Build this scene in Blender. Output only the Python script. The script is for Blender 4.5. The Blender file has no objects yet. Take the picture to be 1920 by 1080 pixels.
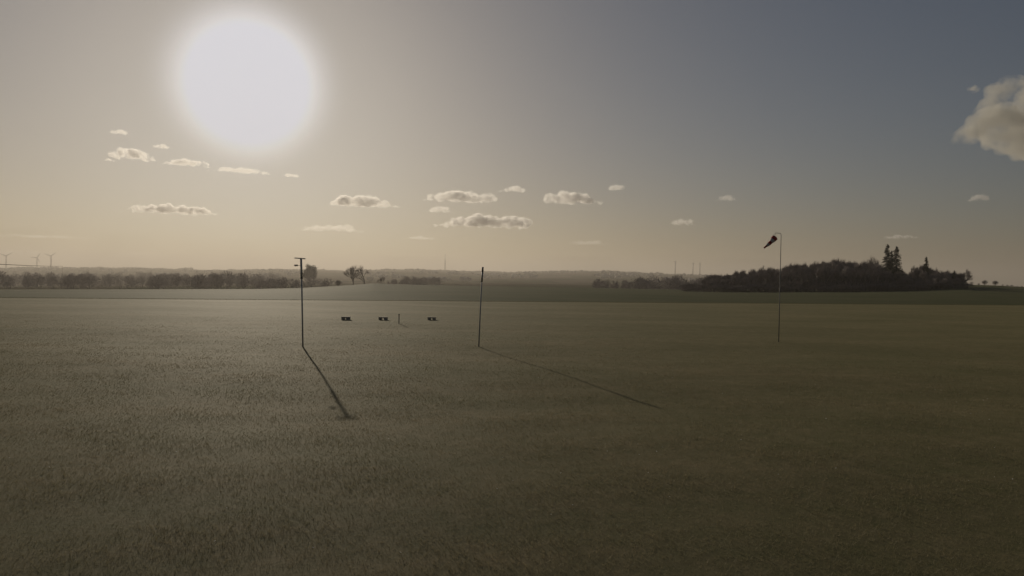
import bpy, bmesh, math, random
import numpy as np
from mathutils import Vector, Matrix, noise

random.seed(7)
rng = np.random.default_rng(11)
sc = bpy.context.scene
COL = sc.collection
R = math.radians

# ------------------------------------------------------------------ camera
F = 1333.0                      # focal length in photo pixels (1920 wide)
CAMZ = 4.0
CAM_ROT = Matrix.Rotation(R(-1.2), 3, 'X') @ Matrix.Rotation(R(-1.0), 3, 'Y')   # pitch, roll (looks along +Y)
cam_data = bpy.data.cameras.new('camera')
cam = bpy.data.objects.new('camera', cam_data)
COL.objects.link(cam)
cam_data.sensor_width = 36.0
cam_data.lens = F / 1920 * 36.0
cam_data.clip_start = 0.1
cam_data.clip_end = 90000
cam.location = (0, 0, CAMZ)
cam.rotation_euler = (CAM_ROT @ Matrix.Rotation(R(90), 3, 'X')).to_euler()
sc.camera = cam

def ray(px, py):
    return (CAM_ROT @ Vector(((px - 960) / F, 1, (540 - py) / F))).normalized()

def at(px, py, Y):
    """point seen at photo pixel (px, py) standing at depth Y"""
    d = ray(px, py)
    return Vector((0, 0, CAMZ)) + d * (Y / d.y)

# ------------------------------------------------------------------ sun, sky, exposure
SUN = ray(466, 152)
SUN_EL = math.asin(SUN.z)
SUN_AZ = math.atan2(SUN.x, SUN.y)
world = bpy.data.worlds.new('World')
sc.world = world
world.use_nodes = True
nt = world.node_tree
nt.nodes.clear()
sky = nt.nodes.new('ShaderNodeTexSky')
sky.sky_type = 'NISHITA'
sky.sun_disc = False
sky.sun_elevation = SUN_EL
sky.sun_rotation = SUN_AZ
sky.altitude = 400
sky.air_density = 1.0
sky.dust_density = 1.95
sky.ozone_density = 1.0
SKY_STRENGTH = 0.053

def wmath(op, a, b=None, vec=False):
    n = nt.nodes.new('ShaderNodeVectorMath' if vec else 'ShaderNodeMath')
    n.operation = op
    for i, v in enumerate((a, b)):
        if v is None:
            continue
        if isinstance(v, (int, float, tuple)):
            n.inputs[i].default_value = v
        else:
            nt.links.new(v, n.inputs[i])
    return n.outputs['Value'] if (vec and op == 'DOT_PRODUCT') else n.outputs[0]

# camera-like roll-off of the brightest sky; the sun's wide soft glare is painted in
comp = wmath('ADD', (1, 1, 1), wmath('MULTIPLY', sky.outputs[0], (0.035,) * 3, True), True)
soft = wmath('MULTIPLY', wmath('DIVIDE', sky.outputs[0], comp, True), (0.97, 0.985, 1.07), True)
geo = nt.nodes.new('ShaderNodeTexCoord')
cosang = wmath('DOT_PRODUCT', geo.outputs['Generated'], tuple(SUN), True)
ang = wmath('DIVIDE', wmath('ARCCOSINE', wmath('MINIMUM', cosang, 1.0)), R(4.95))
glow = wmath('EXPONENT', wmath('MULTIPLY', wmath('POWER', ang, 4.0), -1.0))
glowc = nt.nodes.new('ShaderNodeVectorMath'); glowc.operation = 'SCALE'
glowc.inputs[0].default_value = (16.0, 16.5, 18.5)
nt.links.new(glow, glowc.inputs['Scale'])
tot = wmath('ADD', soft, glowc.outputs[0], True)
capped = wmath('MINIMUM', tot, (23.6, 23.4, 25.0), True)
bg = nt.nodes.new('ShaderNodeBackground')
bg.inputs['Strength'].default_value = SKY_STRENGTH
wout = nt.nodes.new('ShaderNodeOutputWorld')
nt.links.new(capped, bg.inputs['Color'])
nt.links.new(bg.outputs[0], wout.inputs['Surface'])

sun_data = bpy.data.lights.new('sun', 'SUN')
sun_data.energy = 5.0
sun_data.angle = R(0.5)
sun_data.color = (1.0, 0.87, 0.68)
sun = bpy.data.objects.new('sun', sun_data)
COL.objects.link(sun)
sun.rotation_euler = (-SUN).to_track_quat('-Z', 'Y').to_euler()
sun.location = SUN * 100

sc.view_settings.view_transform = 'Standard'
sc.view_settings.look = 'None'
sc.view_settings.gamma = 1.0
sc.view_settings.use_curve_mapping = False
sc.view_settings.exposure = -0.85
sc.render.engine = 'CYCLES'
sc.cycles.use_denoising = True
sc.cycles.volume_bounces = 4
sc.cycles.max_bounces = 8
sc.cycles.transparent_max_bounces = 16

# ------------------------------------------------------------------ helpers
def mat(name, build):
    m = bpy.data.materials.new(name)
    m.use_nodes = True
    t = m.node_tree
    t.nodes.clear()
    o = t.nodes.new('ShaderNodeOutputMaterial')
    build(t, o)
    return m

def N(t, typ, **kw):
    n = t.nodes.new(typ)
    for k, v in kw.items():
        if k in n.inputs:
            n.inputs[k].default_value = v
        else:
            setattr(n, k, v)
    return n

def ramp(t, fac, stops):
    r = t.nodes.new('ShaderNodeValToRGB')
    el = r.color_ramp.elements
    while len(el) < len(stops):
        el.new(0.5)
    for e, (p, c) in zip(el, stops):
        e.position = p
        e.color = (*c, 1)
    t.links.new(fac, r.inputs[0])
    return r.outputs[0]

def noise_tex(t, scale, detail=4, rough=0.55, coord='Object', stretch=None):
    tc = t.nodes.new('ShaderNodeTexCoord')
    v = tc.outputs[coord]
    if stretch:
        mp = t.nodes.new('ShaderNodeMapping')
        mp.inputs['Scale'].default_value = stretch
        t.links.new(v, mp.inputs[0])
        v = mp.outputs[0]
    n = N(t, 'ShaderNodeTexNoise')
    n.inputs['Scale'].default_value = scale
    n.inputs['Detail'].default_value = detail
    n.inputs['Roughness'].default_value = rough
    t.links.new(v, n.inputs['Vector'])
    return n.outputs['Fac']

def simple_mat(name, c1, c2, scale=3.0, rough=0.8, metal=0.0, trans=0.0, bump=0.0, stretch=None):
    def b(t, o):
        f = noise_tex(t, scale, stretch=stretch)
        col = ramp(t, f, [(0.3, c1), (0.7, c2)])
        p = N(t, 'ShaderNodeBsdfPrincipled')
        t.links.new(col, p.inputs['Base Color'])
        p.inputs['Roughness'].default_value = rough
        p.inputs['Metallic'].default_value = metal
        p.inputs['Specular IOR Level'].default_value = 0.25
        if bump:
            bn = N(t, 'ShaderNodeBump')
            bn.inputs['Strength'].default_value = bump
            t.links.new(f, bn.inputs['Height'])
            t.links.new(bn.outputs[0], p.inputs['Normal'])
        s = p.outputs[0]
        if trans:
            tr = N(t, 'ShaderNodeBsdfTranslucent')
            t.links.new(col, tr.inputs[0])
            mx = N(t, 'ShaderNodeMixShader')
            mx.inputs[0].default_value = trans
            t.links.new(s, mx.inputs[1]); t.links.new(tr.outputs[0], mx.inputs[2])
            s = mx.outputs[0]
        t.links.new(s, o.inputs['Surface'])
    return mat(name, b)

def link(name, me, m=None, parent=None, loc=None, **props):
    o = bpy.data.objects.new(name, me)
    COL.objects.link(o)
    if m is not None and me is not None and not me.materials:
        me.materials.append(m)
    if parent is not None:
        o.parent = parent
    if loc is not None:
        o.location = loc
    for k, v in props.items():
        o[k] = v
    return o

def np_mesh(name, verts, faces, smooth=False):
    """verts (n,3) array, faces (m,3) or (m,4) int array"""
    verts = np.asarray(verts, np.float32)
    faces = np.asarray(faces, np.int32)
    me = bpy.data.meshes.new(name)
    k = faces.shape[1]
    me.vertices.add(len(verts)); me.vertices.foreach_set('co', verts.ravel())
    me.loops.add(faces.size); me.loops.foreach_set('vertex_index', faces.ravel())
    me.polygons.add(len(faces))
    me.polygons.foreach_set('loop_start', np.arange(0, faces.size, k, dtype=np.int32))
    me.polygons.foreach_set('loop_total', np.full(len(faces), k, np.int32))
    if smooth:
        me.polygons.foreach_set('use_smooth', np.ones(len(faces), bool))
    me.update(calc_edges=True)
    return me

class MB:
    """small mesh collector"""
    def __init__(self):
        self.v, self.f = [], []
    def tube(self, p0, p1, r0, r1, n=10, cap=True):
        p0, p1 = Vector(p0), Vector(p1)
        d = (p1 - p0).normalized()
        a = d.orthogonal().normalized(); b = d.cross(a)
        i = len(self.v)
        for p, r in ((p0, r0), (p1, r1)):
            for k in range(n):
                t = 2 * math.pi * k / n
                self.v.append(p + (a * math.cos(t) + b * math.sin(t)) * r)
        for k in range(n):
            self.f.append((i + k, i + (k + 1) % n, i + n + (k + 1) % n, i + n + k))
        if cap:
            self.f.append(tuple(i + k for k in reversed(range(n))))
            self.f.append(tuple(i + n + k for k in range(n)))
        return self
    def path(self, pts, radii, n=8):
        pts = [Vector(p) for p in pts]
        i0 = len(self.v)
        ref = None
        for j, p in enumerate(pts):
            d = (pts[min(j + 1, len(pts) - 1)] - pts[max(j - 1, 0)]).normalized()
            if ref is None:
                ref = d.orthogonal().normalized()
            a = (ref - d * ref.dot(d)).normalized(); ref = a
            b = d.cross(a)
            for k in range(n):
                t = 2 * math.pi * k / n
                self.v.append(p + (a * math.cos(t) + b * math.sin(t)) * radii[j])
        for j in range(len(pts) - 1):
            for k in range(n):
                q = i0 + j * n
                self.f.append((q + k, q + (k + 1) % n, q + n + (k + 1) % n, q + n + k))
        self.f.append(tuple(i0 + k for k in reversed(range(n))))
        q = i0 + (len(pts) - 1) * n
        self.f.append(tuple(q + k for k in range(n)))
        return self
    def box(self, c, s, rot=None):
        i = len(self.v)
        c = Vector(c)
        for z in (-1, 1):
            for y in (-1, 1):
                for x in (-1, 1):
                    q = Vector((x * s[0] / 2, y * s[1] / 2, z * s[2] / 2))
                    if rot is not None:
                        q = rot @ q
                    self.v.append(c + q)
        self.f += [tuple(i + k for k in f) for f in ((0, 2, 3, 1), (4, 5, 7, 6), (0, 1, 5, 4), (2, 6, 7, 3), (0, 4, 6, 2), (1, 3, 7, 5))]
        return self
    def build(self, name, m, parent=None, bevel=0.0, smooth=False, **props):
        me = bpy.data.meshes.new(name)
        me.from_pydata([tuple(v) for v in self.v], [], self.f)
        if smooth:
            for p in me.polygons:
                p.use_smooth = True
        if bevel:
            bm = bmesh.new(); bm.from_mesh(me)
            bmesh.ops.bevel(bm, geom=bm.edges[:], offset=bevel, segments=2, affect='EDGES')
            bm.to_mesh(me); bm.free()
        return link(name, me, m, parent, **props)

def thing(name, loc, label, category, group=None, rz=0.0):
    o = link(name, None, loc=loc, label=label, category=category)
    o.rotation_euler = (0, 0, rz)
    if group:
        o['group'] = group
    return o

# ------------------------------------------------------------------ terrain
EDGE0, EDGES = 100.0, 0.25          # mown meadow ends on the line y = 100 + 0.25 x

def interp(tab, px):
    return np.interp(px, [a for a, _ in tab], [b for _, b in tab])

CREST = [(-900, 548), (0, 547), (300, 546), (480, 545), (560, 543), (620, 539), (660, 536), (700, 532.5), (730, 534), (800, 536), (960, 539), (1100, 541),
         (1200, 543), (1300, 545), (1450, 545), (1600, 543), (1720, 538), (1800, 533.5), (1860, 535), (1920, 538), (2100, 545), (3000, 560)]
CREST_D = [(-900, 260), (480, 280), (960, 300), (1500, 320), (1820, 390), (3000, 390)]
RIDGE = [(-900, 508), (0, 503), (100, 501.5), (250, 502.5), (300, 504), (420, 507), (520, 505.5), (600, 506), (640, 508), (720, 506), (780, 505.5), (835, 507.5),
         (900, 510), (960, 511), (1040, 509.5), (1140, 508.5), (1200, 511.5), (1280, 514.5), (1340, 517), (1500, 522), (1920, 548), (3000, 560)]
RIDGE_D = 4300.0
MID = [(-900, 540), (0, 534), (400, 533), (700, 531), (1000, 531), (1200, 533), (1400, 540), (1700, 556), (3000, 575)]
MID_D = 1500.0

def zpix(px, py, Y):
    """height of a point at depth Y seen at pixel (px, py); arrays allowed"""
    cx, cz = (px - 960) / F, (540 - py) / F
    M = np.array(CAM_ROT)
    d = [M[k, 0] * cx + M[k, 1] + M[k, 2] * cz for k in range(3)]
    return CAMZ + d[2] / d[1] * Y

def fbm2(x, y):
    return (np.sin(x * 0.31 + 1.3 * np.sin(y * 0.17)) * 0.4 + np.sin(y * 0.43 + 0.9 * np.sin(x * 0.23 + 2)) * 0.4
            + np.sin(x * 0.83 + y * 0.61 + 0.5) * 0.15 + np.sin(x * 1.37 - y * 1.71) * 0.08)

def ground_z(x, y):
    x = np.asarray(x, float); y = np.asarray(y, float)
    t = y - (EDGE0 + EDGES * x)
    zm = 0.07 * fbm2(x * 0.55, y * 1.1) * np.clip(-t / 8, 0, 1)
    Y = np.maximum(y, 20.0)
    px = 960 + F * np.clip(x / Y, -1.6, 1.6)
    Ye = EDGE0 / (1 - EDGES * np.clip(x / Y, -1.6, 1.6))
    Yc = interp(CREST_D, px)
    zc = zpix(px, interp(CREST, px), Yc)
    zr = zpix(px, interp(RIDGE, px), RIDGE_D)
    zmid = zpix(px, interp(MID, px), MID_D)
    s = np.clip((Y - Ye) / (Yc - Ye), 0, 1)
    zcrop = zc * (s * s * (3 - 2 * s) * 0.45 + s * 0.55) + 0.18 * fbm2(x * 0.12, y * 0.1) * np.clip(t / 30, 0, 1)
    # dip behind the crest, then the middle slope, the ridge, and the land falling away beyond it
    s2 = np.clip((Y - Yc) / 260, 0, 1)
    zdip = zc - 8.0
    z2 = zc + (zdip - zc) * s2 * s2 * (3 - 2 * s2)
    s3 = np.clip((Y - Yc - 260) / (MID_D - Yc - 260), 0, 1)
    z3 = zdip + (zmid - zdip) * s3
    s4 = np.clip((Y - MID_D) / (RIDGE_D - MID_D), 0, 1)
    z4 = zmid + (zr - zmid) * (s4 * 0.5 + s4 * s4 * (3 - 2 * s4) * 0.5)
    s5 = np.clip((Y - RIDGE_D) / 10000, 0, 1)
    z5 = zr + (-190 - zr) * s5
    far = np.where(Y < Yc + 260, z2, np.where(Y < MID_D, z3, np.where(Y < RIDGE_D, z4, z5)))
    far = far + 0.5 * fbm2(x * 0.012, y * 0.01) * np.clip((Y - Yc) / 200, 0, 4)
    return np.where(t < 0, zm, np.where(Y < Yc, zcrop, far))

def gz(x, y):
    return float(ground_z(x, y))

def on_ground(px, py, start=6.0):
    """first ground point along the line of sight"""
    d = ray(px, py); Y = start
    while Y < 6000:
        p = Vector((0, 0, CAMZ)) + d * (Y / d.y)
        if p.z <= gz(p.x, p.y):
            return p
        Y *= 1.002
    return p

def grass_ground(t, o):
    big = noise_tex(t, 0.16, 5, 0.6, stretch=(0.5, 1.2, 1))
    mid = noise_tex(t, 1.6, 5, 0.65)
    fine = noise_tex(t, 14, 6, 0.7)
    mx = N(t, 'ShaderNodeMath', operation='ADD'); t.links.new(big, mx.inputs[0]); t.links.new(mid, mx.inputs[1])
    m2 = N(t, 'ShaderNodeMath', operation='MULTIPLY'); t.links.new(mx.outputs[0], m2.inputs[0]); m2.inputs[1].default_value = 0.5
    col = ramp(t, m2.outputs[0], [(0.34, (0.088, 0.089, 0.044)), (0.5, (0.13, 0.115, 0.063)), (0.66, (0.19, 0.153, 0.088))])
    p = N(t, 'ShaderNodeBsdfPrincipled'); t.links.new(col, p.inputs['Base Color'])
    p.inputs['Roughness'].default_value = 0.85; p.inputs['Specular IOR Level'].default_value = 0.05
    p.inputs['Sheen Weight'].default_value = 0.05; p.inputs['Sheen Roughness'].default_value = 0.5
    p.inputs['Sheen Tint'].default_value = (0.75, 0.66, 0.2, 1)
    bn = N(t, 'ShaderNodeBump'); bn.inputs['Strength'].default_value = 0.3; bn.inputs['Distance'].default_value = 0.03
    ad = N(t, 'ShaderNodeMath', operation='ADD'); t.links.new(fine, ad.inputs[0]); t.links.new(mid, ad.inputs[1])
    t.links.new(ad.outputs[0], bn.inputs['Height']); t.links.new(bn.outputs[0], p.inputs['Normal'])
    t.links.new(p.outputs[0], o.inputs['Surface'])

def crop_ground(t, o):
    f = noise_tex(t, 0.05, 5, 0.6)
    g = noise_tex(t, 2.0, 5, 0.7)
    col = ramp(t, f, [(0.3, (0.068, 0.076, 0.034)), (0.7, (0.1, 0.098, 0.048))])
    p = N(t, 'ShaderNodeBsdfPrincipled'); t.links.new(col, p.inputs['Base Color'])
    p.inputs['Roughness'].default_value = 0.85; p.inputs['Specular IOR Level'].default_value = 0.02
    p.inputs['Sheen Weight'].default_value = 0.01; p.inputs['Sheen Roughness'].default_value = 0.5; p.inputs['Sheen Tint'].default_value = (0.7, 0.7, 0.35, 1)
    bn = N(t, 'ShaderNodeBump'); bn.inputs['Strength'].default_value = 0.6; bn.inputs['Distance'].default_value = 0.1
    t.links.new(g, bn.inputs['Height']); t.links.new(bn.outputs[0], p.inputs['Normal'])
    t.links.new(p.outputs[0], o.inputs['Surface'])

def hill_ground(t, o):
    v = N(t, 'ShaderNodeTexVoronoi'); v.inputs['Scale'].default_value = 0.0045
    tc = N(t, 'ShaderNodeTexCoord'); t.links.new(tc.outputs['Object'], v.inputs['Vector'])
    f = noise_tex(t, 0.01, 4, 0.6)
    sep = N(t, 'ShaderNodeSeparateColor'); t.links.new(v.outputs['Color'], sep.inputs[0])
    col = ramp(t, sep.outputs[0], [(0.2, (0.045, 0.055, 0.024)), (0.5, (0.075, 0.070, 0.040)), (0.8, (0.11, 0.088, 0.060))])
    mix = N(t, 'ShaderNodeMix', data_type='RGBA', blend_type='MULTIPLY'); mix.inputs[0].default_value = 0.5
    t.links.new(col, mix.inputs[6]); t.links.new(ramp(t, f, [(0.3, (0.5, 0.5, 0.5)), (0.7, (1, 1, 1))]), mix.inputs[7])
    p = N(t, 'ShaderNodeBsdfDiffuse'); t.links.new(mix.outputs[2], p.inputs['Color'])
    t.links.new(p.outputs[0], o.inputs['Surface'])

M_GRASS = mat('meadow_grass', grass_ground)
M_CROP = mat('winter_crop', crop_ground)
M_HILL = mat('far_fields', hill_ground)

def grid_mesh(name, X, Y, Z, smooth=True):
    n, m = X.shape
    idx = np.arange(n * m).reshape(n, m)
    f = np.stack([idx[:-1, :-1], idx[:-1, 1:], idx[1:, 1:], idx[1:, :-1]], -1).reshape(-1, 4)
    return np_mesh(name, np.stack([X, Y, Z], -1).reshape(-1, 3), f, smooth)

# meadow: from behind the camera to its straight far edge
xs = np.linspace(-109, 240, 420)
ts = np.concatenate([np.linspace(0, 0.55, 12, endpoint=False), np.linspace(0.55, 1, 190)])
XX, TT = np.meshgrid(xs, ts)
YE = EDGE0 + EDGES * XX
YY = -180 + (YE + 180) * TT
link('meadow', grid_mesh('meadow', XX, YY, ground_z(XX, YY - 1e-4)), M_GRASS, kind='structure')
# crop field behind it and the hills beyond
us = np.linspace(-1.5, 1.5, 420)
pxu = 960 + F * us
Ye = EDGE0 / (1 - EDGES * us); Yc = interp(CREST_D, pxu)
rows = [Ye - 1.2] + [Ye + 0.02 + (Yc + 40 - Ye) * k for k in np.linspace(0, 1, 60) ** 1.4]
Yg = np.array(rows); Xg = Yg * us
Zg = ground_z(Xg, Yg); Zg[0] = -0.08; Zg[1] = -0.02
link('crop_field', grid_mesh('crop_field', Xg, Yg, Zg), M_CROP, kind='structure')
rows = [Yc + 40 + (14000 - Yc - 40) * k for k in np.linspace(0, 1, 120) ** 2.6]
Yg = np.array(rows); Xg = Yg * us
Zg = ground_z(Xg, Yg)
link('hills', grid_mesh('hills', Xg, Yg, Zg), M_HILL, kind='structure')

# ------------------------------------------------------------------ grass
def blade_mat(name, a, b, c, gloss=.05):
    def build(t, o):
        big = noise_tex(t, 0.16, 5, 0.6, stretch=(0.5, 1.2, 1)); mid = noise_tex(t, 2.2, 4, 0.7)
        mx = N(t, 'ShaderNodeMath', operation='ADD'); t.links.new(big, mx.inputs[0]); t.links.new(mid, mx.inputs[1])
        m2 = N(t, 'ShaderNodeMath', operation='MULTIPLY'); t.links.new(mx.outputs[0], m2.inputs[0]); m2.inputs[1].default_value = 0.5
        col = ramp(t, m2.outputs[0], [(0.34, a), (0.5, b), (0.66, c)])
        d = N(t, 'ShaderNodeBsdfDiffuse'); tr = N(t, 'ShaderNodeBsdfTranslucent'); ms = N(t, 'ShaderNodeMixShader')
        t.links.new(col, d.inputs[0]); t.links.new(col, tr.inputs[0]); ms.inputs[0].default_value = 0.52
        t.links.new(d.outputs[0], ms.inputs[1]); t.links.new(tr.outputs[0], ms.inputs[2])
        gl = N(t, 'ShaderNodeBsdfGlossy'); gl.inputs['Roughness'].default_value = .55; gl.inputs['Color'].default_value = (.9, .85, .7, 1)
        fr = N(t, 'ShaderNodeLayerWeight'); fr.inputs['Blend'].default_value = .25
        fm = N(t, 'ShaderNodeMath', operation='MULTIPLY_ADD'); t.links.new(fr.outputs['Facing'], fm.inputs[0]); fm.inputs[1].default_value = gloss; fm.inputs[2].default_value = .02
        m3 = N(t, 'ShaderNodeMixShader'); t.links.new(fm.outputs[0], m3.inputs[0])
        t.links.new(ms.outputs[0], m3.inputs[1]); t.links.new(gl.outputs[0], m3.inputs[2])
        t.links.new(m3.outputs[0], o.inputs['Surface'])
    return mat(name, build)
M_BLADE = blade_mat('grass_blade', (0.135, 0.132, 0.068), (0.185, 0.16, 0.092), (0.26, 0.21, 0.128))

def blades(n, y0, y1, h0, h1, w, umax=0.95):
    # as many per step of distance: finer and closer near the camera
    y = y0 * (y1 / y0) ** rng.uniform(0, 1, n)
    x = rng.uniform(-umax, umax, n) * (y + 3)
    keep = y < EDGE0 + EDGES * x - 0.3
    x, y = x[keep], y[keep]; n = len(x)
    tuft = 0.55 + 0.9 * np.clip(0.5 + 0.5 * fbm2(x * 4.1, y * 4.7) + rng.normal(0, 0.25, n), 0, 1.4)
    fade = np.clip((75 - y) / 50, 0.12, 1)
    h = rng.uniform(h0, h1, n) * tuft * fade
    ww = w * rng.uniform(0.6, 1.4, n) * (y / 9)
    a = rng.uniform(0, 2 * np.pi, n); l = rng.uniform(0.2, 1.6, n) * h; la = rng.uniform(0, 2 * np.pi, n)
    z = ground_z(x, y) - 0.005
    b0 = np.stack([x - np.cos(a) * ww, y - np.sin(a) * ww, z], -1)
    b1 = np.stack([x + np.cos(a) * ww, y + np.sin(a) * ww, z], -1)
    tp = np.stack([x + np.cos(la) * l, y + np.sin(la) * l, z + h], -1)
    return np.stack([b0, b1, tp], 1).reshape(-1, 3)
bv = blades(900000, 6.5, 132, 0.025, 0.055, 0.0024)
link('grass', np_mesh('grass', bv, np.arange(len(bv)).reshape(-1, 3)), M_BLADE, kind='stuff',
     label='short mown olive and straw grass covering the meadow', category='grass')
# longer rank grass along the far edge of the meadow
n = 70000
x = rng.uniform(-80, 130, n); y = EDGE0 + EDGES * x + rng.normal(0, 0.5, n)
h = rng.uniform(0.03, 0.13, n); a = rng.uniform(0, 6.28, n); z = ground_z(x, y) - 0.05
vv = np.stack([np.stack([x - np.cos(a) * .02, y - np.sin(a) * .02, z], -1), np.stack([x + np.cos(a) * .02, y + np.sin(a) * .02, z], -1),
               np.stack([x + rng.normal(0, .06, n), y + rng.normal(0, .06, n), z + h], -1)], 1).reshape(-1, 3)
M_RANK = blade_mat('rank_grass', (0.075, 0.08, 0.03), (0.1, 0.092, 0.042), (0.14, 0.115, 0.06))
link('grass_verge', np_mesh('grass_verge', vv, np.arange(len(vv)).reshape(-1, 3)), M_RANK, kind='stuff',
     label='strip of longer dark grass along the far edge of the meadow', category='grass')
# tiny pale daisies
dv, df = [], []
for k in range(420):
    yy = math.sqrt(random.uniform(8.5 ** 2, 30 ** 2)); xx = random.uniform(-0.85, 0.85) * yy
    if noise.noise((xx * 0.3, yy * 0.3, 4)) < -0.05 and random.random() < 0.85:
        continue
    zz = gz(xx, yy) + random.uniform(0.05, 0.075); r = random.uniform(0.009, 0.015); i = len(dv)
    tx, ty = random.uniform(-.5, .5), random.uniform(-.8, .2)
    for q in range(6):
        ca, sa = math.cos(q * math.pi / 3) * r, math.sin(q * math.pi / 3) * r
        dv.append((xx + ca, yy + sa, zz + ca * tx + sa * ty))
    df += [(i, i + 1, i + 2), (i, i + 2, i + 3), (i, i + 3, i + 4), (i, i + 4, i + 5)]
M_DAISY = simple_mat('daisy_petal', (0.62, 0.6, 0.56), (0.75, 0.74, 0.7), 40, trans=0.4)
link('daisies', np_mesh('daisies', dv, df), M_DAISY, kind='stuff', label='tiny white daisies sprinkled through the short meadow grass', category='daisy')

# ------------------------------------------------------------------ poles on the meadow
M_POLE = simple_mat('weathered_wood', (0.15, 0.125, 0.1), (0.24, 0.2, 0.16), 9, 0.8, stretch=(8, 8, 1), bump=0.3)
M_MAST = simple_mat('pale_mast_metal', (0.36, 0.35, 0.33), (0.46, 0.45, 0.42), 15, 0.6)
M_PLANK = simple_mat('pale_plank', (0.3, 0.26, 0.2), (0.42, 0.36, 0.28), 9, 0.8, stretch=(1, 8, 8))
M_STEEL = simple_mat('galvanised_steel', (0.18, 0.18, 0.18), (0.26, 0.26, 0.25), 20, 0.5, 0.6)
M_DARK = simple_mat('dark_painted_metal', (0.06, 0.06, 0.062), (0.1, 0.096, 0.09), 12, 0.55)
M_PLASTIC = simple_mat('grey_housing', (0.08, 0.08, 0.08), (0.13, 0.125, 0.12), 14, 0.5)

# T-shaped mast
base = on_ground(568, 650); Yd = base.y
top = at(564.5, 485.5, Yd)
sh = at(565.6, 518, Yd)
t = thing('mast', base, 'tall slim mast with a flat crossbar on top and a small side box', 'mast')
L = lambda p: Vector(p) - base
MB().tube((0, 0, -0.15), L(sh), 0.042, 0.038, 12).build('pole', M_MAST, t, smooth=True)
MB().tube(L(sh) - Vector((0, 0, 0.1)), L(top), 0.056, 0.052, 12).build('upper_pole', M_MAST, t, smooth=True)
MB().tube(L(sh) - Vector((0, 0, 0.13)), L(sh) - Vector((0, 0, 0.05)), 0.064, 0.064, 12).build('clamp', M_DARK, t)
a, b = L(at(552.5, 484.8, Yd)), L(at(572.5, 486.3, Yd))
MB().box((a + b) / 2 + Vector((0, 0, 0.03)), ((b - a).length, 0.09, 0.055), Matrix.Rotation(-math.atan2((b - a).z, (b - a).x), 3, 'Y')).build('crossbar', M_MAST, t, bevel=0.008)
c = L(at(555.2, 497.5, Yd)); pc = L(at(565, 497.9, Yd))
ar = MB().tube(c, pc, 0.008, 0.008, 8).build('side_arm', M_DARK, t)
bx = MB().box(c, (0.18, 0.11, 0.075)).build('instrument_box', M_PLASTIC, t, bevel=0.012)
MB().tube(c + Vector((-0.03, 0, -0.037)), c + Vector((-0.03, 0, -0.062)), 0.014, 0.012, 8).build('cable_gland', M_DARK, bx)
# slim pole leaning to one side
base = on_ground(898, 650); Yd = base.y
top = at(905.3, 500.5, Yd); sh = at(903.4, 527, Yd); cp = at(904.7, 509.5, Yd)
L = lambda p: Vector(p) - base
t = thing('leaning_pole', base, 'slim bare pole leaning slightly, with a thicker sleeve and dark cap at its top', 'pole')
MB().path([L(base) - Vector((0.01, 0, 0.15)), L(base) + (L(top) * 0.45) + Vector((-0.02, 0, 0)), L(sh)], [0.036, 0.034, 0.031], 10).build('pole', M_MAST, t, smooth=True)
MB().tube(L(sh) - Vector((0, 0, .05)), L(cp), 0.045, 0.044, 10).build('sleeve', M_STEEL, t, smooth=True)
MB().tube(L(cp) - Vector((0, 0, .01)), L(top), 0.052, 0.050, 10).build('cap', M_DARK, t, smooth=True)

# windsock
base = on_ground(1460, 641.5); Yd = base.y
L = lambda p: Vector(p) - base
t = thing('windsock', base, 'red and white windsock drooping from the bent arm of a tall thin steel pole', 'windsock')
ptop = L(at(1464.6, 439.5, Yd)); cor = L(at(1463.6, 437.4, Yd)); arm = L(at(1453.8, 436.8, Yd))
MB().path([(0, 0, -0.15), ptop * 0.4, ptop * 0.75, ptop - Vector((0, 0, 0.02)), cor, arm], [0.028, 0.026, 0.021, 0.018, 0.017, 0.015], 10).build('pole', M_STEEL, t, smooth=True)
mouth = L(at(1452.6, 446.0, Yd)); tail = L(at(1433.0, 464.6, Yd - 0.25))
axis = (tail - mouth).normalized(); ln = (tail - mouth).length
sa = axis.orthogonal().normalized(); sb = axis.cross(sa)
def sock_ring(f, n=20):
    ctr = mouth + axis * ln * f + Vector((0, 0, -0.04 * math.sin(f * 3.1)))
    r = 0.185 * (1 - f) ** 0.9 * (1 - 0.1 * f) + 0.062 * f + 0.012 * math.sin(f * 13)
    flat = 1 - 0.35 * f
    out = []
    for k in range(n):
        q = 2 * math.pi * k / n
        w = 1 + 0.07 * math.sin(3 * q + f * 9) * f + 0.03 * math.sin(7 * q + 3 * f)
        out.append(ctr + (sa * math.cos(q) * flat + sb * math.sin(q)) * r * w)
    return out
M_RED = simple_mat('red_sock_fabric', (0.42, 0.045, 0.04), (0.55, 0.07, 0.06), 8, 0.8, trans=0.35)
M_WHITE = simple_mat('white_sock_fabric', (0.55, 0.5, 0.47), (0.7, 0.64, 0.6), 8, 0.8, trans=0.35)
for kband in range(5):
    mb = MB(); n = 20; segs = 4
    for j in range(segs + 1):
        mb.v += sock_ring((kband + j / segs) / 5, n)
    for j in range(segs):
        for k in range(n):
            mb.f.append((j * n + k, j * n + (k + 1) % n, (j + 1) * n + (k + 1) % n, (j + 1) * n + k))
    o = mb.build('sock_band', M_RED if kband % 2 == 0 else M_WHITE, t, smooth=True, label='red fabric band' if kband % 2 == 0 else 'white fabric band')
    so = o.modifiers.new('thickness', 'SOLIDIFY'); so.thickness = 0.003
ring = sock_ring(0.0, 20)
mb = MB(); mb.path(ring + [ring[0]], [0.008] * 21, 6).build('mouth_ring', M_DARK, t, smooth=True)
mb = MB()
for k in (0, 5, 10, 15):
    mb.tube(ring[k], arm, 0.004, 0.004, 5)
mb.build('bridle', M_DARK, t)

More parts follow.
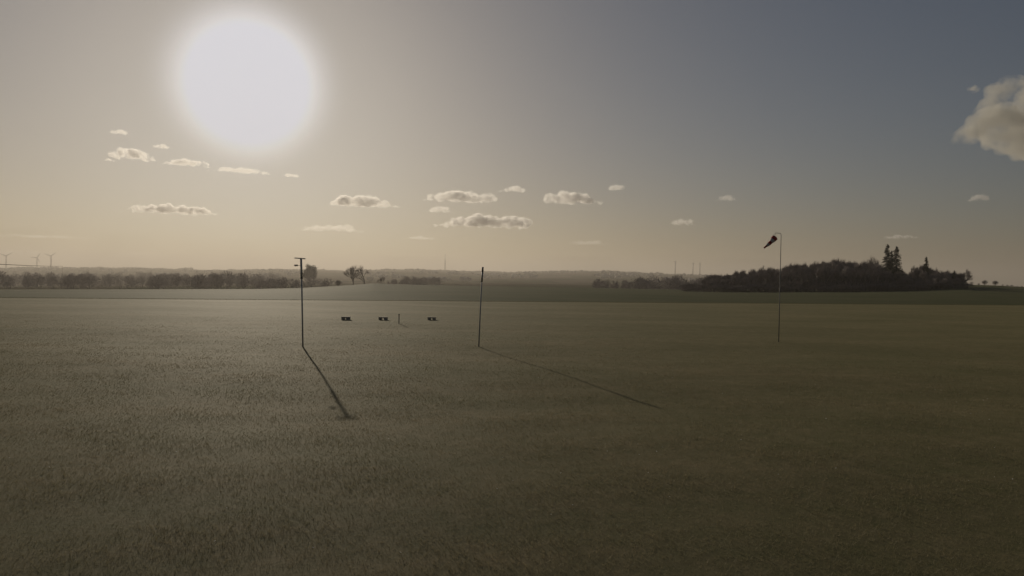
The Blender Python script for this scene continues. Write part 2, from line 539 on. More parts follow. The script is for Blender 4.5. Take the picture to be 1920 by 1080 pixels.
# three low starting benches and a marker stake out on the meadow
def bench(px, py, wpx, label, rz, dark):
    p = on_ground(px, py); w = wpx * p.y / F
    t = thing('low_bench', p, label, 'bench', 'low benches out on the meadow', rz)
    MB().box((0, 0, 0.235), (w, 0.34, 0.035)).build('seat', M_PLANK, t, bevel=0.006)
    for s, ww in ((-1, dark[0]), (1, dark[1])):
        MB().box((s * (w / 2 - ww / 2 - 0.02), 0, 0.10), (ww, 0.28, 0.232)).build('leg', M_PLANK, t, bevel=0.006)
    MB().box((0, 0, 0.17), (w * 0.9, 0.03, 0.05)).build('rail', M_PLANK, t)
bench(648.5, 599.5, 17, 'low dark wooden bench on the meadow, end of the row nearest the mast', R(4), (0.28, 0.32))
bench(718.5, 600.0, 17, 'low dark wooden bench on the meadow, middle one of three beside the stake', R(-3), (0.24, 0.26))
bench(809.5, 600.0, 16, 'low dark wooden bench on the meadow, end of the row nearest the leaning pole', R(2), (0.27, 0.27))
p = on_ground(748, 607); topz = at(748.5, 588.5, p.y).z - p.z
t = thing('marker_stake', p, 'short upright wooden stake between two low benches', 'stake')
MB().box((0, 0, topz / 2 - 0.1), (0.07, 0.06, topz + 0.2)).build('post', M_PLANK, t, bevel=0.006)
MB().box((0, 0, topz - 0.05), (0.085, 0.075, 0.08)).build('painted_top', M_DARK, t, bevel=0.006)

# ------------------------------------------------------------------ trees
M_BARK = simple_mat('bark', (0.12, 0.1, 0.088), (0.19, 0.16, 0.14), 14, 0.9)
M_TWIG = simple_mat('bare_twigs', (0.2, 0.165, 0.155), (0.3, 0.25, 0.23), 5, 0.9)
M_NEEDLE = simple_mat('spruce_needles', (0.018, 0.028, 0.014), (0.036, 0.048, 0.022), 6, 0.9)
M_BUSH = simple_mat('bramble_twigs', (0.09, 0.075, 0.06), (0.13, 0.11, 0.085), 6, 0.9)

def bare_tree(name, seed, spread=0.62, twigs=5, levels=5, trunk_h=0.30, multi=1, bend=0.16):
    """leafless broadleaf tree, unit height; returns (trunk mesh, crown mesh)"""
    rd = random.Random(seed)
    tv, tf, cv, cf = [], [], [], []
    def seg(p, q, r0, r1, n):
        d = (q - p).normalized(); a = d.orthogonal().normalized(); b = d.cross(a); i = len(tv)
        for pt, r in ((p, r0), (q, r1)):
            for k in range(n):
                an = 2 * math.pi * k / n
                tv.append(pt + (a * math.cos(an) + b * math.sin(an)) * r)
        for k in range(n):
            tf.append((i + k, i + (k + 1) % n, i + n + (k + 1) % n, i + n + k))
    def twig(p, d, l, w):
        a = d.orthogonal().normalized(); a = (Matrix.Rotation(rd.uniform(0, 6.28), 3, d) @ a) * w
        i = len(cv); e = p + d * l
        cv.extend((p - a, p + a, e)); cf.append((i, i + 1, i + 2))
        for k in range(2):
            dd = (d + Vector((rd.gauss(0, .45), rd.gauss(0, .45), rd.gauss(0.12, .35)))).normalized()
            s = p + d * l * rd.uniform(0.25, 0.75); i = len(cv); a2 = dd.orthogonal().normalized() * w * 0.8
            cv.extend((s - a2, s + a2, s + dd * l * rd.uniform(0.4, 0.75))); cf.append((i, i + 1, i + 2))
    def grow(p, d, l, r, lev):
        nseg = 3 if lev < 3 else 2
        q = p; dd = d
        pts = [p]
        for k in range(nseg):
            dd = (dd + Vector((rd.gauss(0, bend), rd.gauss(0, bend), rd.gauss(0.05, bend * .6)))).normalized()
            nq = q + dd * l / nseg
            r1 = r * (1 - 0.3 * (k + 1) / nseg)
            seg(q, nq, r * (1 - 0.3 * k / nseg), r1, 6 if lev < 2 else (4 if lev < 4 else 3))
            q = nq; pts.append(q)
        if lev >= levels:
            for k in range(twigs):
                s = pts[-1].lerp(pts[0], rd.uniform(0, 0.9))
                td = (dd + Vector((rd.gauss(0, .55), rd.gauss(0, .55), rd.gauss(.1, .4)))).normalized()
                twig(s, td, rd.uniform(.03, .09), rd.uniform(.0010, .0017))
            return
        nch = rd.choice((2, 3, 3)) if lev else rd.choice((3, 4))
        for k in range(nch + (1 if lev in (1, 2) else 0)):
            an = rd.uniform(0, 6.28) + k * 2.4
            side = d.orthogonal().normalized(); side = Matrix.Rotation(an, 3, d) @ side
            tilt = rd.uniform(.25, .95) * spread
            nd = (dd * (1 - .35 * tilt) + side * tilt + Vector((0, 0, .12))).normalized()
            s = pts[-1] if k < nch - 1 else pts[-2].lerp(pts[-1], rd.uniform(0, .9))
            grow(s, nd, l * rd.uniform(.62, .84), r * .62, lev + 1)
    for k in range(multi):
        d = Vector((rd.gauss(0, .05 if multi == 1 else .3), rd.gauss(0, .05 if multi == 1 else .3), 1)).normalized()
        grow(Vector((rd.gauss(0, .03) * (multi > 1), rd.gauss(0, .03) * (multi > 1), -0.02)), d, trunk_h, 0.022 / math.sqrt(multi), 0)
    tv = np.array([tuple(v) for v in tv]); cv = np.array([tuple(v) for v in cv])
    s = 1.0 / cv[:, 2].max()
    tv *= s; cv *= s
    tm = np_mesh(name + '_trunk', tv, tf); cm = np_mesh(name + '_crown', cv, cf)
    tm.materials.append(M_BARK); cm.materials.append(M_TWIG)
    return tm, cm

def spruce(name, seed, width=0.2, top_thin=0.0, gaps=0.2, nwh=46):
    rd = random.Random(seed)
    cv, cf = [], []
    mb = MB(); mb.path([(0, 0, -.02), (rd.gauss(0, .006), 0, .4), (rd.gauss(0, .01), 0, .75), (rd.gauss(0, .012), 0, 1)], [.016, .011, .006, .001], 7)
    tm = bpy.data.meshes.new(name + '_trunk'); tm.from_pydata([tuple(v) for v in mb.v], [], mb.f); tm.materials.append(M_BARK)
    for w in range(nwh):
        f = w / (nwh - 1)
        z = .14 + .86 * f ** .95
        base_r = width * ((1 - f) ** (.5 + top_thin)) * min(1, .6 + f * 3) + .008
        nb = 7 if f < .8 else 5
        for k in range(nb):
            if rd.random() < gaps:
                continue
            an = rd.uniform(0, 6.28); ln = base_r * rd.uniform(.55, 1.15)
            d = Vector((math.cos(an), math.sin(an), 0)); dr = rd.uniform(.15, .55)
            p0 = Vector((0, 0, z))
            st = 5
            prev = p0
            for j in range(1, st + 1):
                g = j / st
                p = p0 + d * ln * g + Vector((0, 0, -dr * ln * (g ** 1.5) + .12 * ln * g ** 4))
                side = Vector((-d.y, d.x, 0)) * (.012 * (1 - g) + .004)
                i = len(cv)
                cv.extend((prev - side, prev + side, p + side * .7, p - side * .7)); cf.append((i, i + 1, i + 2)); cf.append((i, i + 2, i + 3))
                for h in range(6):
                    s = prev.lerp(p, rd.random()) + side * rd.uniform(-1, 1)
                    e = s + d * rd.uniform(0, .012) + Vector((rd.gauss(0, .008), rd.gauss(0, .008), -rd.uniform(.01, .035)))
                    w2 = d * rd.uniform(.002, .005); i = len(cv)
                    cv.extend((s - w2, s + w2, e)); cf.append((i, i + 1, i + 2))
                prev = p
    cv = np.array([tuple(v) for v in cv])
    cm = np_mesh(name + '_crown', cv, cf); cm.materials.append(M_NEEDLE)
    return tm, cm

TREES = [bare_tree('bare_tree_form', 3 + k, spread=sp, trunk_h=th, levels=5) for k, (sp, th) in enumerate([(.45, .22), (.6, .18), (.4, .24), (.52, .2), (.7, .17), (.48, .2)])]
SPARSE = [bare_tree('sparse_tree_form', 23 + k, spread=sp_, trunk_h=.27, levels=4, twigs=9) for k, sp_ in enumerate((.7, .9))]
SHRUBS = [bare_tree('shrub_form', 40 + k, spread=.9, trunk_h=.25, multi=5, levels=3, twigs=16, bend=.22) for k in range(3)]
print('tree tris', [len(a.polygons) + len(b.polygons) for a, b in TREES], [len(a.polygons) + len(b.polygons) for a, b in SHRUBS])

def plant(name, forms, loc, height, label, category, group=None, rz=None, wide=1.0):
    tm, cm = forms
    t = thing(name, loc, label, category, group, rz if rz is not None else random.uniform(0, 6.28))
    t.scale = (height * wide, height * wide, height)
    link('trunk', tm, parent=t); link('crown', cm, parent=t)
    return t

# the copse on the right: outline read off as (pixel column, pixel row of the tops)
TOPS = [(1300, 515), (1330, 512), (1365, 508), (1380, 503), (1410, 500), (1440, 497), (1462, 495), (1480, 491), (1500, 489), (1530, 487), (1550, 483), (1562, 481),
        (1590, 484), (1612, 484), (1640, 488), (1652, 487), (1664, 496), (1690, 500), (1702, 506), (1715, 496), (1730, 490), (1748, 497), (1765, 508), (1780, 506), (1800, 510), (1806, 508), (1812, 522)]
def tree_at(px, toppx, Y):
    g = at(px, 540, Y); z = gz(g.x, g.y)
    h = at(px, toppx, Y).z - z
    return Vector((g.x, g.y, z)), h
copse_label = 'leafless brown tree standing in the dense copse beyond the crop field'
for row, (Y, step, drop) in enumerate([(268, 15, 13), (282, 14, 7), (296, 14, 4), (312, 15, 3), (330, 16, 4)]):
    px = 1318 + row * 4
    while px < 1808:
        q = px + random.uniform(-4, 4)
        loc, h = tree_at(q, interp(TOPS, q) + drop - 1.5 + min(18, random.expovariate(1 / 5.0)), Y + random.uniform(-6, 6))
        if h > 1.5:
            plant('bare_tree', random.choice(TREES), loc, h, copse_label, 'tree', 'bare trees of the copse', wide=random.uniform(.5, .85))
        px += step * (0.75 if q < 1600 else 1.0)
px = 1330.0
while px < 1806:
    q = px + random.uniform(-5, 5)
    loc, h = tree_at(q, interp(TOPS, q) + random.uniform(-2.5, 3), random.uniform(285, 325))
    plant('bare_tree', random.choice(TREES[:4] + SPARSE), loc, h, 'leafless tree lifting its twiggy top above the rest of the copse', 'tree', 'taller bare trees of the copse', wide=random.uniform(.42, .7))
    px += random.uniform(7, 15)
for Y, step, hh in [(262, 9, 2.8), (272, 8, 4.2), (284, 8, 5.5), (300, 9, 6.5)]:
    px = 1285.0
    while px < 1816:
        q = px + random.uniform(-3, 3)
        g = at(q, 540, Y + random.uniform(-3, 3)); h = hh * random.uniform(.7, 1.25) * (0.55 if q < 1330 or q > 1796 else 1)
        plant('undergrowth_shrub', random.choice(SHRUBS), Vector((g.x, g.y, gz(g.x, g.y) - .1)), h, 'leafless bramble shrub at the foot of the copse', 'shrub', 'undergrowth of the copse', wide=1.35)
        px += step
for (q, top, Y, w, label, seed, gp, wd) in [
        (1662, 458, 285, .15, 'tallest spruce of the copse, with a thin pointed tip', 71, .28, 1.0),
        (1679, 462, 290, .20, 'broad ragged spruce beside the tallest one in the copse', 72, .22, 1.0),
        (1670, 470, 296, .15, 'dark spruce half hidden between the two tall ones of the copse', 75, .2, 1.0),
        (1735, 481, 284, .15, 'lone dark spruce standing among low bare trees near the end of the copse', 73, .3, 1.0),
        (1788, 507, 280, .16, 'small young spruce near the thin end of the copse', 74, .3, 1.0)]:
    loc, h = tree_at(q, top, Y)
    plant('spruce_tree', spruce('spruce_form', seed, w, .1, gp), loc, h, label, 'tree', wide=wd)
loc, h = tree_at(1630, 476, 300)
plant('bare_tree', SPARSE[0], loc, h, 'slender bare tree rising above the copse beside the tall spruces', 'tree', wide=.6)
loc, h = tree_at(1806, 503, 276)
plant('bare_tree', SPARSE[1], loc, h, 'last thin bare tree at the open end of the copse', 'tree', wide=.8)

def twig_ball(name, seed, n=1500):
    rd = np.random.default_rng(seed)
    c = rd.normal(0, 1, (n, 3)); c /= np.linalg.norm(c, axis=1)[:, None]; c *= rd.uniform(0, 1, (n, 1)) ** .45
    d = c * .6 + rd.normal(0, .4, (n, 3)) + (0, 0, .4); d /= np.linalg.norm(d, axis=1)[:, None]
    c = c * (.46, .46, .42) + (0, 0, .5); e = c + d * rd.uniform(.06, .16, (n, 1))
    a = np.cross(d, rd.normal(0, 1, (n, 3))); a /= np.linalg.norm(a, axis=1)[:, None]
    me = np_mesh(name, np.stack([c - a * .008, c + a * .008, e], 1).reshape(-1, 3), np.arange(3 * n).reshape(-1, 3)); me.materials.append(M_TWIG)
    return me
BALLS = [(SHRUBS[k][0], twig_ball('round_bush_form', 60 + k)) for k in range(3)]
# scattered trees near and behind the crest
def lone(px, base_py, top_py, Y, forms, label, wide=1.0, name='bare_tree', cat='tree', group=None):
    g = at(px, base_py, Y); z = gz(g.x, g.y)
    h = at(px, top_py, Y).z - z
    plant(name, forms, Vector((g.x, g.y, z)), h, label, cat, group, wide=wide)
    return h
lone(663, 540, 494, 520, SPARSE[0], 'tall bare tree with feathery crown behind the grassy rise', 1.0)
lone(684, 540, 496, 540, SPARSE[1], 'broad bare tree with spreading crown behind the grassy rise', 1.05)
lone(634, 540, 524, 380, BALLS[0], 'small round bush at the foot of the grassy rise', .9, 'bush', 'bush')
lone(716, 536, 517, 520, SPARSE[0], 'small bare tree beside the top of the grassy rise', .9)
lone(1846, 536, 524.5, 392, BALLS[1], 'small round bare tree on the bare skyline past the copse', 1.0, group='small trees on the skyline past the copse')
lone(1866, 537, 525.5, 394, BALLS[2], 'small round bare tree on the bare skyline past the copse', 1.1, group='small trees on the skyline past the copse')
for q in (1835, 1880, 1889, 1897, 1908, 1916, 1926, 1938):
    lone(q, 538, interp(CREST, q) - random.uniform(1.6, 3.2), 393, random.choice(BALLS), 'low scrubby bush along the skyline past the copse', 1.6, 'bush', 'bush', 'low bushes on the skyline')

# dense round tree on the far side of the mast: overlapping leaf clumps on a trunk
def leafy_crown(name, seed, n=9000):
    rd = np.random.default_rng(seed)
    cl = rd.normal(0, 1, (38, 3)); cl /= np.linalg.norm(cl, axis=1)[:, None]; cl *= rd.uniform(.2, 1, (38, 1)) ** .5
    cl = cl * (.36, .36, .30) + (0, 0, .66)
    c = cl[rd.integers(0, 38, n)] + rd.normal(0, .06, (n, 3))
    a = rd.normal(0, .014, (n, 3)); b = rd.normal(0, .014, (n, 3))
    v = np.stack([c - a, c + a, c + b * 1.6], 1).reshape(-1, 3)
    return np_mesh(name, v, np.arange(3 * n).reshape(-1, 3))
M_LEAF = simple_mat('dark_leaves', (0.025, 0.032, 0.016), (0.045, 0.05, 0.028), 4, 0.9)
lc = leafy_crown('round_crown', 5); lc.materials.append(M_LEAF)
g = at(580, 540, 1000); z = gz(g.x, g.y); h = at(580, 496, 1000).z - z
plant('round_tree', (TREES[1][0], lc), Vector((g.x, g.y, z)), h, 'dense dark round-topped tree standing just beside the mast', 'tree', wide=.85)

# ------------------------------------------------------------------ far woods
def twig_clump(n, seed, w=.02):
    rd = np.random.default_rng(seed)
    p = rd.normal(0, 1, (n, 3)); p /= np.linalg.norm(p, axis=1)[:, None]; p *= rd.uniform(0, 1, (n, 1)) ** .4
    c = p * (.3, .3, .42) + (0, 0, .56)
    d = p * (.5, .5, .4) + rd.normal(0, .3, (n, 3)) + (0, 0, .5); d /= np.linalg.norm(d, axis=1)[:, None]
    e = c + d * rd.uniform(.08, .2, (n, 1)); a = rd.normal(0, 1, (n, 3)); a = np.cross(d, a); a /= np.linalg.norm(a, axis=1)[:, None]
    v = np.stack([c - a * w, c + a * w, e], 1).reshape(-1, 3)
    tr = np.array([[-.02, 0, 0], [.02, 0, 0], [0, 0, .7], [0, -.02, 0], [0, .02, 0], [0, 0, .7]])
    return np.concatenate([v, tr])
CL = [twig_clump(130, 90 + k) for k in range(5)]
def wood(name, spots, label, m):
    vs = []
    for k, (x, y, h) in enumerate(spots):
        c = CL[k % 5]; an = rng.uniform(0, 6.28); ca, sa_ = math.cos(an), math.sin(an); w = h * rng.uniform(.9, 1.4)
        v = np.stack([(c[:, 0] * ca - c[:, 1] * sa_) * w + x, (c[:, 0] * sa_ + c[:, 1] * ca) * w + y, c[:, 2] * h + gz(x, y)], -1)
        vs.append(v)
    v = np.concatenate(vs)
    link(name, np_mesh(name, v, np.arange(len(v)).reshape(-1, 3)), m, kind='stuff', label=label, category='wood')
def band(px0, px1, y0, y1, n, top0, top1, o):
    """trees whose tops show between two pixel rows, in drifts"""
    out = []
    while len(out) < n:
        px = random.uniform(px0, px1); Y = random.uniform(y0, y1)
        d = noise.noise((px * .018, Y * .004, o))
        x = (px - 960) / F * Y
        h = float(zpix(px, random.uniform(top0, top1) - 7 * d, Y)) - gz(x, Y)
        if h > 2.0:
            out.append((x, Y, h * .85 if h > 20 else h))
    return out
wood('valley_wood', band(-180, 170, 480, 1150, 230, 509, 533, 1) + band(150, 310, 560, 1150, 80, 515, 535, 2) + band(280, 500, 500, 1150, 170, 511, 534, 3) + band(-180, 520, 1000, 2300, 330, 507, 524, 8),
     'hazy bare woodland filling the dip behind the crop field below the wind turbines', M_TWIG)
wood('slope_wood', band(728, 790, 740, 940, 40, 520, 530, 4) + band(755, 825, 760, 960, 40, 516, 530, 9) + band(480, 620, 520, 860, 70, 520, 536, 5), 'hazy dark patch of bare woodland on the slope behind the grassy rise', M_TWIG)
wood('hollow_wood', band(1110, 1230, 520, 900, 50, 524, 538, 6) + band(1190, 1350, 450, 800, 100, 516, 536, 7), 'hazy bare scrub woodland running out from the near end of the copse', M_TWIG)

# tree cover along the far ridge: little lumpy crowns
def lump(seed):
    bm = bmesh.new(); bmesh.ops.create_icosphere(bm, subdivisions=1, radius=1)
    rd = random.Random(seed)
    v = np.array([tuple(q.co * rd.uniform(.7, 1.25)) for q in bm.verts]); f = np.array([[q.index for q in p.verts] for p in bm.faces]); bm.free()
    return v, f
LUMPS = [lump(k) for k in range(6)]
def ridge_wood(name, spots, label):
    vs, fs, off = [], [], 0
    for k, (x, y, r) in enumerate(spots):
        v, f = LUMPS[k % 6]
        vs.append(v * (r * 1.3, r * 1.3, r) + (x, y, gz(x, y) + r * .45)); fs.append(f + off); off += len(v)
    link(name, np_mesh(name, np.concatenate(vs), np.concatenate(fs)), M_TWIG, kind='stuff', label=label, category='wood')
sp = []
for k in range(2600):
    px = random.uniform(-200, 1480); Y = random.gauss(RIDGE_D - 60, 90)
    dens = 0.45 + 1.4 * noise.noise((px * .012, 0, 3.0)) + 0.5 * (700 < px < 1350)
    if random.random() > dens:
        continue
    r = 5.0 * (0.55 + 0.9 * max(0, noise.noise((px * .045, 1.0, 8.0)) + .25)) * random.uniform(.7, 1.2)
    sp.append(((px - 960) / F * Y, Y, r))
for px in (341, 347, 353, 358):
    sp.append(((px - 960) / F * RIDGE_D, RIDGE_D, random.uniform(8, 11)))
ridge_wood('ridge_wood', sp, 'thin line of far woodland along the distant skyline ridge')
sp = []
for k in range(1600):
    px = random.uniform(-200, 1450); Y = random.uniform(1700, 4000)
    if noise.noise((px * .009, Y * .0022, 12.0)) < .12:
        continue
    sp.append(((px - 960) / F * Y, Y, random.uniform(5, 9)))
ridge_wood('hillside_wood', sp, 'scattered hazy woodland patches on the far hillside')

# ------------------------------------------------------------------ wind turbines, tower, overhead line
M_TURB = simple_mat('turbine_white', (0.30, 0.30, 0.30), (0.36, 0.36, 0.36), .05, 0.5)
def turbine(px, hub_py, Y, hub_h, blade, rot, yaw, label, group):
    hub = at(px, hub_py, Y); base = Vector((hub.x, hub.y, hub.z - hub_h))
    base.z = min(base.z, gz(base.x, base.y)); hh = hub.z - base.z
    t = thing('wind_turbine', base, label, 'wind turbine', group, yaw)
    MB().tube((0, 0, -3), (0, 0, hh - 1.5), 4.4, 3.0, 14).build('tower', M_TURB, t, smooth=True)
    MB().box((0, 1.5, hh), (4.4, 11, 4.6)).build('nacelle', M_TURB, t, bevel=.6)
    h = MB().path([(0, -4.0, hh), (0, -5.2, hh), (0, -6.4, hh), (0, -7.2, hh)], [2.2, 2.1, 1.3, .2], 12).build('hub', M_TURB, t, smooth=True)
    for k in range(3):
        an = R(rot + 120 * k); d = Vector((math.cos(an), 0, math.sin(an))); s = Vector((-d.z, 0, d.x))
        mb = MB(); prof = [(1.5, 1.8, 1.2), (.12 * blade, 2.6, 1.1), (.25 * blade, 2.8, .8), (.6 * blade, 2.0, .5), (.95 * blade, 1.0, .3), (blade, .1, .05)]
        for (l, w, th) in prof:
            c = Vector((0, -5.3, hh)) + d * l
            for q in range(8):
                a_ = 2 * math.pi * q / 8
                mb.v.append(c + s * math.cos(a_) * w + Vector((0, 1, 0)) * math.sin(a_) * th)
        for j in range(len(prof) - 1):
            for q in range(8):
                mb.f.append((j * 8 + q, j * 8 + (q + 1) % 8, (j + 1) * 8 + (q + 1) % 8, (j + 1) * 8 + q))
        mb.f.append(tuple(range(40, 48)))
        mb.build('blade', M_TURB, t, smooth=True)
G1 = 'wind turbines above the valley wood'; G2 = 'wind turbines beside the copse'
turbine(11.5, 480.0, 4700, 88, 42, 35, R(25), 'wind turbine standing where the overhead cable crosses its tower, well apart from its two neighbours', G1)
turbine(69.3, 483.0, 5000, 84, 40, 58, R(30), 'wind turbine with one steep blade, middle of the three above the valley wood', G1)
turbine(95.5, 480.0, 4700, 86, 40, 38, R(25), 'wind turbine nearest the overhead line pole, with a blade raised aslant', G1)
turbine(1266.3, 490.5, 5000, 96, 34, 95, R(78), 'wind turbine seen edge-on, standing apart from the close pair near the copse', G2)
turbine(1299.5, 493.5, 5200, 92, 34, 100, R(80), 'wind turbine of the close pair near the copse, rotor edge-on', G2)
turbine(1312.5, 493.5, 5200, 92, 34, 60, R(70), 'wind turbine of the close pair, the one right beside the copse', G2)

top = at(834.8, 475.5, 5200); b0 = gz(top.x, top.y); hh = top.z - b0
t = thing('transmission_tower', (top.x, top.y, b0), 'very tall slender transmission tower on the distant ridge', 'tower')
M_CONC = simple_mat('tower_concrete', (0.22, 0.21, 0.2), (0.3, 0.29, 0.28), .1, 0.8)
MB().tube((0, 0, -5), (0, 0, hh * .62), 5.0, 3.0, 14).build('shaft', M_CONC, t, smooth=True)
for f, r in ((.50, 5.5), (.62, 4.8)):
    MB().tube((0, 0, hh * f), (0, 0, hh * f + 3.5), r, r * .95, 14).build('platform', M_CONC, t)
MB().tube((0, 0, hh * .62 + 3.5), (0, 0, hh), 2.0, .9, 10).build('antenna', M_STEEL, t, smooth=True)

# overhead line: one pole behind the crest, its partner stands outside the picture
q = at(117, 499, 700); zb = gz(q.x, q.y); ph = q.z - zb
t = thing('line_pole', (q.x, q.y, zb), 'wooden pole carrying the thin overhead cable below the wind turbines', 'pole')
MB().tube((0, 0, -.5), (0, 0, ph), .13, .09, 10).build('pole', M_POLE, t, smooth=True)
MB().box((0, 0, ph - .15), (.9, .1, .1)).build('crossarm', M_POLE, t)
q2 = at(-190, 484, 150); zb2 = gz(q2.x, q2.y)
t2 = thing('line_pole', (q2.x, q2.y, zb2), 'wooden pole at the near end of the overhead cable', 'pole')
MB().tube((0, 0, -.5), (0, 0, q2.z - zb2), .13, .09, 10).build('pole', M_POLE, t2, smooth=True)
MB().box((0, 0, q2.z - zb2 - .15), (.9, .1, .1)).build('crossarm', M_POLE, t2)
pts = []
for k in range(41):
    f = k / 40; p = q2.lerp(q, f); p.z -= .9 * 4 * f * (1 - f) * .6; p.z -= .06
    pts.append(p - q2)
M_RUBBER = mat('cable_sheath', lambda t, o: t.links.new(N(t, 'ShaderNodeBsdfDiffuse', Color=(.02, .02, .02, 1)).outputs[0], o.inputs['Surface']))
c = MB().path(pts, [.12] * 41, 6).build('overhead_cable', M_RUBBER, smooth=True, label='thin dark overhead cable sagging towards a pole below the wind turbines', category='cable')
c.location = q2

# ------------------------------------------------------------------ clouds
def cloud_mat(name, dens, scale, off, thr, half=None, col=(.975, .97, .965, 1)):
    m = bpy.data.materials.new(name); m.use_nodes = True
    t = m.node_tree; t.nodes.clear(); o = t.nodes.new('ShaderNodeOutputMaterial')
    tc = N(t, 'ShaderNodeTexCoord'); mp = N(t, 'ShaderNodeMapping'); mp.inputs['Location'].default_value = (off / scale, off * .7 / scale, 0)
    t.links.new(tc.outputs['Object'], mp.inputs[0])
    n = N(t, 'ShaderNodeTexNoise'); n.inputs['Scale'].default_value = scale; n.inputs['Detail'].default_value = 5; n.inputs['Roughness'].default_value = .62
    t.links.new(mp.outputs[0], n.inputs['Vector'])
    am = N(t, 'ShaderNodeMath', operation='MULTIPLY_ADD'); t.links.new(n.outputs['Fac'], am.inputs[0]); am.inputs[1].default_value = 1.6; am.inputs[2].default_value = -.3
    val = am.outputs[0]
    if half:
        # thins out from the heart of the cloud to its edge
        mp2 = N(t, 'ShaderNodeMapping'); mp2.inputs['Location'].default_value = (0, 0, -half[3] / half[2]); mp2.inputs['Scale'].default_value = (1 / half[0], 1 / half[1], 1 / half[2])
        t.links.new(tc.outputs['Object'], mp2.inputs[0])
        ln = N(t, 'ShaderNodeVectorMath', operation='LENGTH'); t.links.new(mp2.outputs[0], ln.inputs[0])
        ma = N(t, 'ShaderNodeMath', operation='MULTIPLY_ADD'); t.links.new(ln.outputs['Value'], ma.inputs[0]); ma.inputs[1].default_value = -.34; ma.inputs[2].default_value = .17
        ad = N(t, 'ShaderNodeMath', operation='ADD'); t.links.new(val, ad.inputs[0]); t.links.new(ma.outputs[0], ad.inputs[1])
        val = ad.outputs[0]
    mr = N(t, 'ShaderNodeMapRange'); mr.inputs['From Min'].default_value = thr; mr.inputs['From Max'].default_value = thr + .2
    mr.inputs['To Min'].default_value = 0; mr.inputs['To Max'].default_value = dens
    t.links.new(val, mr.inputs['Value'])
    v = N(t, 'ShaderNodeVolumePrincipled'); v.inputs['Color'].default_value = col; v.inputs['Anisotropy'].default_value = .5
    t.links.new(mr.outputs[0], v.inputs['Density'])
    t.links.new(v.outputs[0], o.inputs['Volume'])
    return m
def cloud(k, x0, x1, y0, y1, label, opt=6.0, puffs=14, lean=0.0, thr=.38, group=None, alt=None):
    cx, cy = (x0 + x1) / 2, (y0 + y1) / 2
    dr = ray(cx, y1); alt = alt or 1250.0
    Y = min(26000.0, alt / max(dr.z / dr.y, .02))
    c = at(cx, y1, Y); sc_ = Y / F; W = (x1 - x0) * sc_; H = (y1 - y0) * sc_
    rd = random.Random(100 + k)
    bm = bmesh.new()
    for j in range(puffs):
        f = (j + .5) / puffs * 2 - 1
        env = max(.18, (1 - abs(f - lean) ** 2.2 / (1 + abs(lean)) ** 2.2)) * rd.uniform(.55, 1.0)
        r = H * .5 * env
        pos = Vector((f * W * .46 + rd.uniform(-.03, .03) * W, rd.uniform(-.2, .2) * W * .5, r * .75 + rd.uniform(0, .5) * (H - 1.75 * r) * env))
        mt = Matrix.Translation(pos) @ Matrix.Diagonal((max(1.25, W / puffs / r * .95) if r else 1, 1.5, .95, 1))
        bmesh.ops.create_icosphere(bm, subdivisions=2, radius=r, matrix=mt)
    for v in bm.verts:
        if v.co.z < H * .06:
            v.co.z = H * .06 + (v.co.z - H * .06) * .25
    me = bpy.data.meshes.new('cloud'); bm.to_mesh(me); bm.free()
    o = link('cloud', me, cloud_mat('cloud_vapour', opt * .7 / H, 2.2 / H, 3.7 * k, thr, (W * .56, W * .45, H * .62, H * .38)), label=label, category='cloud', loc=c)
    if group:
        o['group'] = group
    o.rotation_euler = (0, 0, -math.atan2(dr.x, dr.y))
    rm = o.modifiers.new('union', 'REMESH'); rm.mode = 'VOXEL'; rm.voxel_size = H / 12
    tx = bpy.data.textures.new('cloud_billow', 'CLOUDS'); tx.noise_scale = H * .33; tx.noise_depth = 4
    dm = o.modifiers.new('billow', 'DISPLACE'); dm.texture = tx; dm.strength = H * .38; dm.mid_level = .55; dm.texture_coords = 'LOCAL'
    return o
cloud(1, 212, 292, 267, 303, 'puffy bright cloud with grey heart, below and aside of the sun', 5, 9, -.15)
cloud(2, 196, 213, 294, 303, 'tiny faint puff touching the end of the puffy cloud below the sun', 2, 4, group=None)
cloud(3, 289, 322, 264, 279, 'small bright puff just above the gap between two clouds near the sun', 3, 5)
cloud(4, 302, 396, 290, 312, 'flat pale lens-shaped cloud directly below one side of the sun', 3, 9)
cloud(5, 388, 512, 308, 325, 'thin washed-out cloud right under the sun glare', 1.6, 10)
cloud(6, 530, 566, 322, 333, 'tiny pale cloud scrap beyond the thin cloud under the sun', 1.6, 5)
cloud(7, 228, 415, 376, 402, 'long flat grey cloud with bright ragged top, lowest of those below the sun', 5, 16)
cloud(8, 592, 758, 361, 389, 'long flat cloud with grey belly above the paired bare trees', 5, 14)
cloud(9, 778, 938, 352, 380, 'wide cloud with a humped bright crest, above the dark-bellied one', 4.5, 14, .2)
cloud(10, 936, 995, 345, 361, 'faint twin-puffed scrap of cloud at the end of the humped cloud', 2, 6)
cloud(11, 797, 850, 381, 399, 'small pale puff between the humped cloud and the dark-bellied cloud', 2.5, 6)
cloud(12, 802, 1002, 393, 428, 'dark-bellied wedge-shaped cloud with a bright rim above the transmission tower', 8, 18, .45)
cloud(13, 1014, 1152, 353, 384, 'compact bright cloud tapering to one side, beside the humped cloud', 5, 14, -.55)
cloud(14, 1137, 1178, 340, 358, 'small bright ragged puff just above the tapering cloud', 3, 6)
cloud(15, 1250, 1307, 405, 423, 'faint flat cloud scrap above the edge-on wind turbines', 1.8, 6)
cloud(16, 1818, 1856, 358, 378, 'small grey puff alone beneath the large grey cloud', 2, 5, alt=1100)
cloud(17, 204, 246, 239, 253, 'faint little wisp above the puffy cloud near the sun', 1.6, 5)
cloud(18, 545, 697, 415, 436, 'very faint long wisp of cloud above the mast', 1.4, 12)
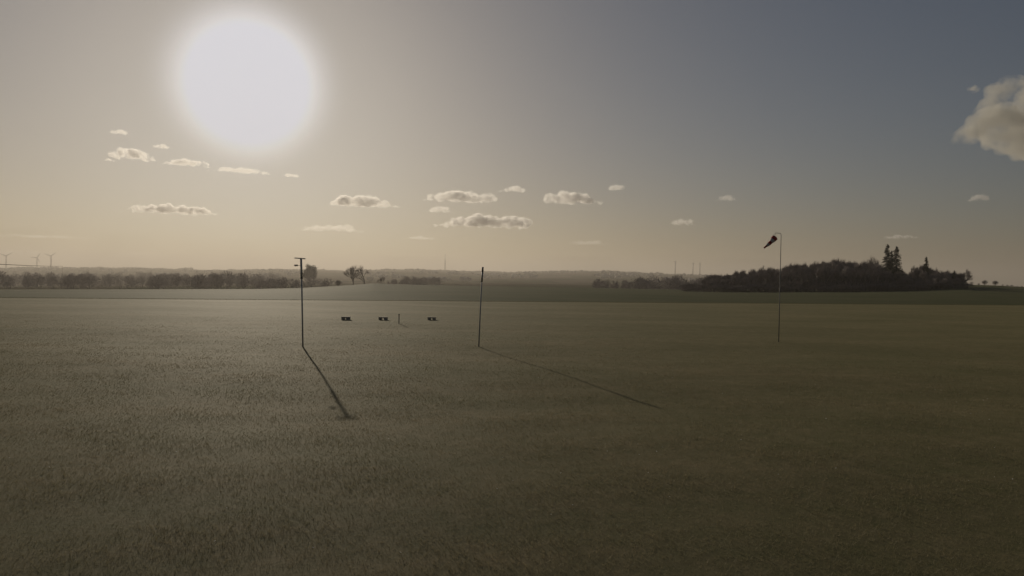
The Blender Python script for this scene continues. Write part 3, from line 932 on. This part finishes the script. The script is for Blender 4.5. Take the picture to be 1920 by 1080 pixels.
cloud(19, 1650, 1728, 437, 448, 'thin flat wisp of cloud right above the tall spruces', 1.6, 8)
cloud(20, 1340, 1385, 361, 378, 'barely visible scrap of cloud in the clear sky high above the windsock', 1.0, 6)

cloud(21, -30, 105, 463, 480, 'faint pale wisp low behind the wind turbines above the valley wood', .7, 10)
cloud(22, 755, 830, 440, 450, 'faint flat wisp beneath the dark-bellied wedge-shaped cloud', .8, 8)
cloud(23, 1060, 1150, 447, 460, 'very faint ragged wisp low above the open ridge', .7, 8)
cloud(24, -60, 185, 437, 446, 'long hair-thin streak of cloud high above the wind turbines', .5, 14)
cloud(25, 190, 330, 468, 484, 'barely visible wisp low over the valley wood', .6, 9)

def big_cloud():
    Y = 4200.0; s = Y / F; c = at(1795, 292, Y); rd = random.Random(9)
    spots = [(15, 255, 22), (35, 245, 30), (62, 225, 34), (88, 205, 36), (60, 262, 30), (95, 250, 46), (130, 235, 60), (130, 180, 40), (100, 165, 22), (72, 168, 16),
             (50, 172, 13), (22, 170, 10), (36, 166, 9), (170, 200, 60), (180, 255, 62), (230, 230, 80), (130, 275, 28), (165, 300, 34), (240, 290, 70), (290, 220, 90), (300, 290, 60), (115, 152, 20), (150, 160, 28)]
    bm = bmesh.new()
    for dx, py, r in spots:
        p = at(1795 + dx, py, Y) - c
        p.y += rd.uniform(-30, 30) * s
        bmesh.ops.create_icosphere(bm, subdivisions=2, radius=r * s * .95, matrix=Matrix.Translation(p) @ Matrix.Diagonal((1, 1.4, .9, 1)))
    me = bpy.data.meshes.new('cloud'); bm.to_mesh(me); bm.free()
    H = 150 * s
    o = link('cloud', me, cloud_mat('cloud_vapour', 5.5 / H, 3.2 / H, 11, .41, None, (.74, .735, .70, 1)), label='large billowing grey cloud high in the dark blue part of the sky', category='cloud', loc=c)
    rm = o.modifiers.new('union', 'REMESH'); rm.mode = 'VOXEL'; rm.voxel_size = H / 24
    tx = bpy.data.textures.new('cloud_billow', 'CLOUDS'); tx.noise_scale = H * .2; tx.noise_depth = 5
    dm = o.modifiers.new('billow', 'DISPLACE'); dm.texture = tx; dm.strength = H * .2; dm.mid_level = .5; dm.texture_coords = 'LOCAL'
big_cloud()

# ------------------------------------------------------------------ haze
HZ_TOP = 215.0
mb = MB().box((0, 0, (HZ_TOP - 260) / 2), (52000, 52000, HZ_TOP + 260))
def haze_mat(t, o):
    v = N(t, 'ShaderNodeVolumePrincipled')
    v.inputs['Color'].default_value = (.63, .585, .53, 1)
    v.inputs['Density'].default_value = 2.0e-4
    v.inputs['Anisotropy'].default_value = .42
    t.links.new(v.outputs[0], o.inputs['Volume'])
mb.build('haze', mat('haze_air', haze_mat), kind='stuff', label='thin pale haze filling the air over the fields', category='haze')
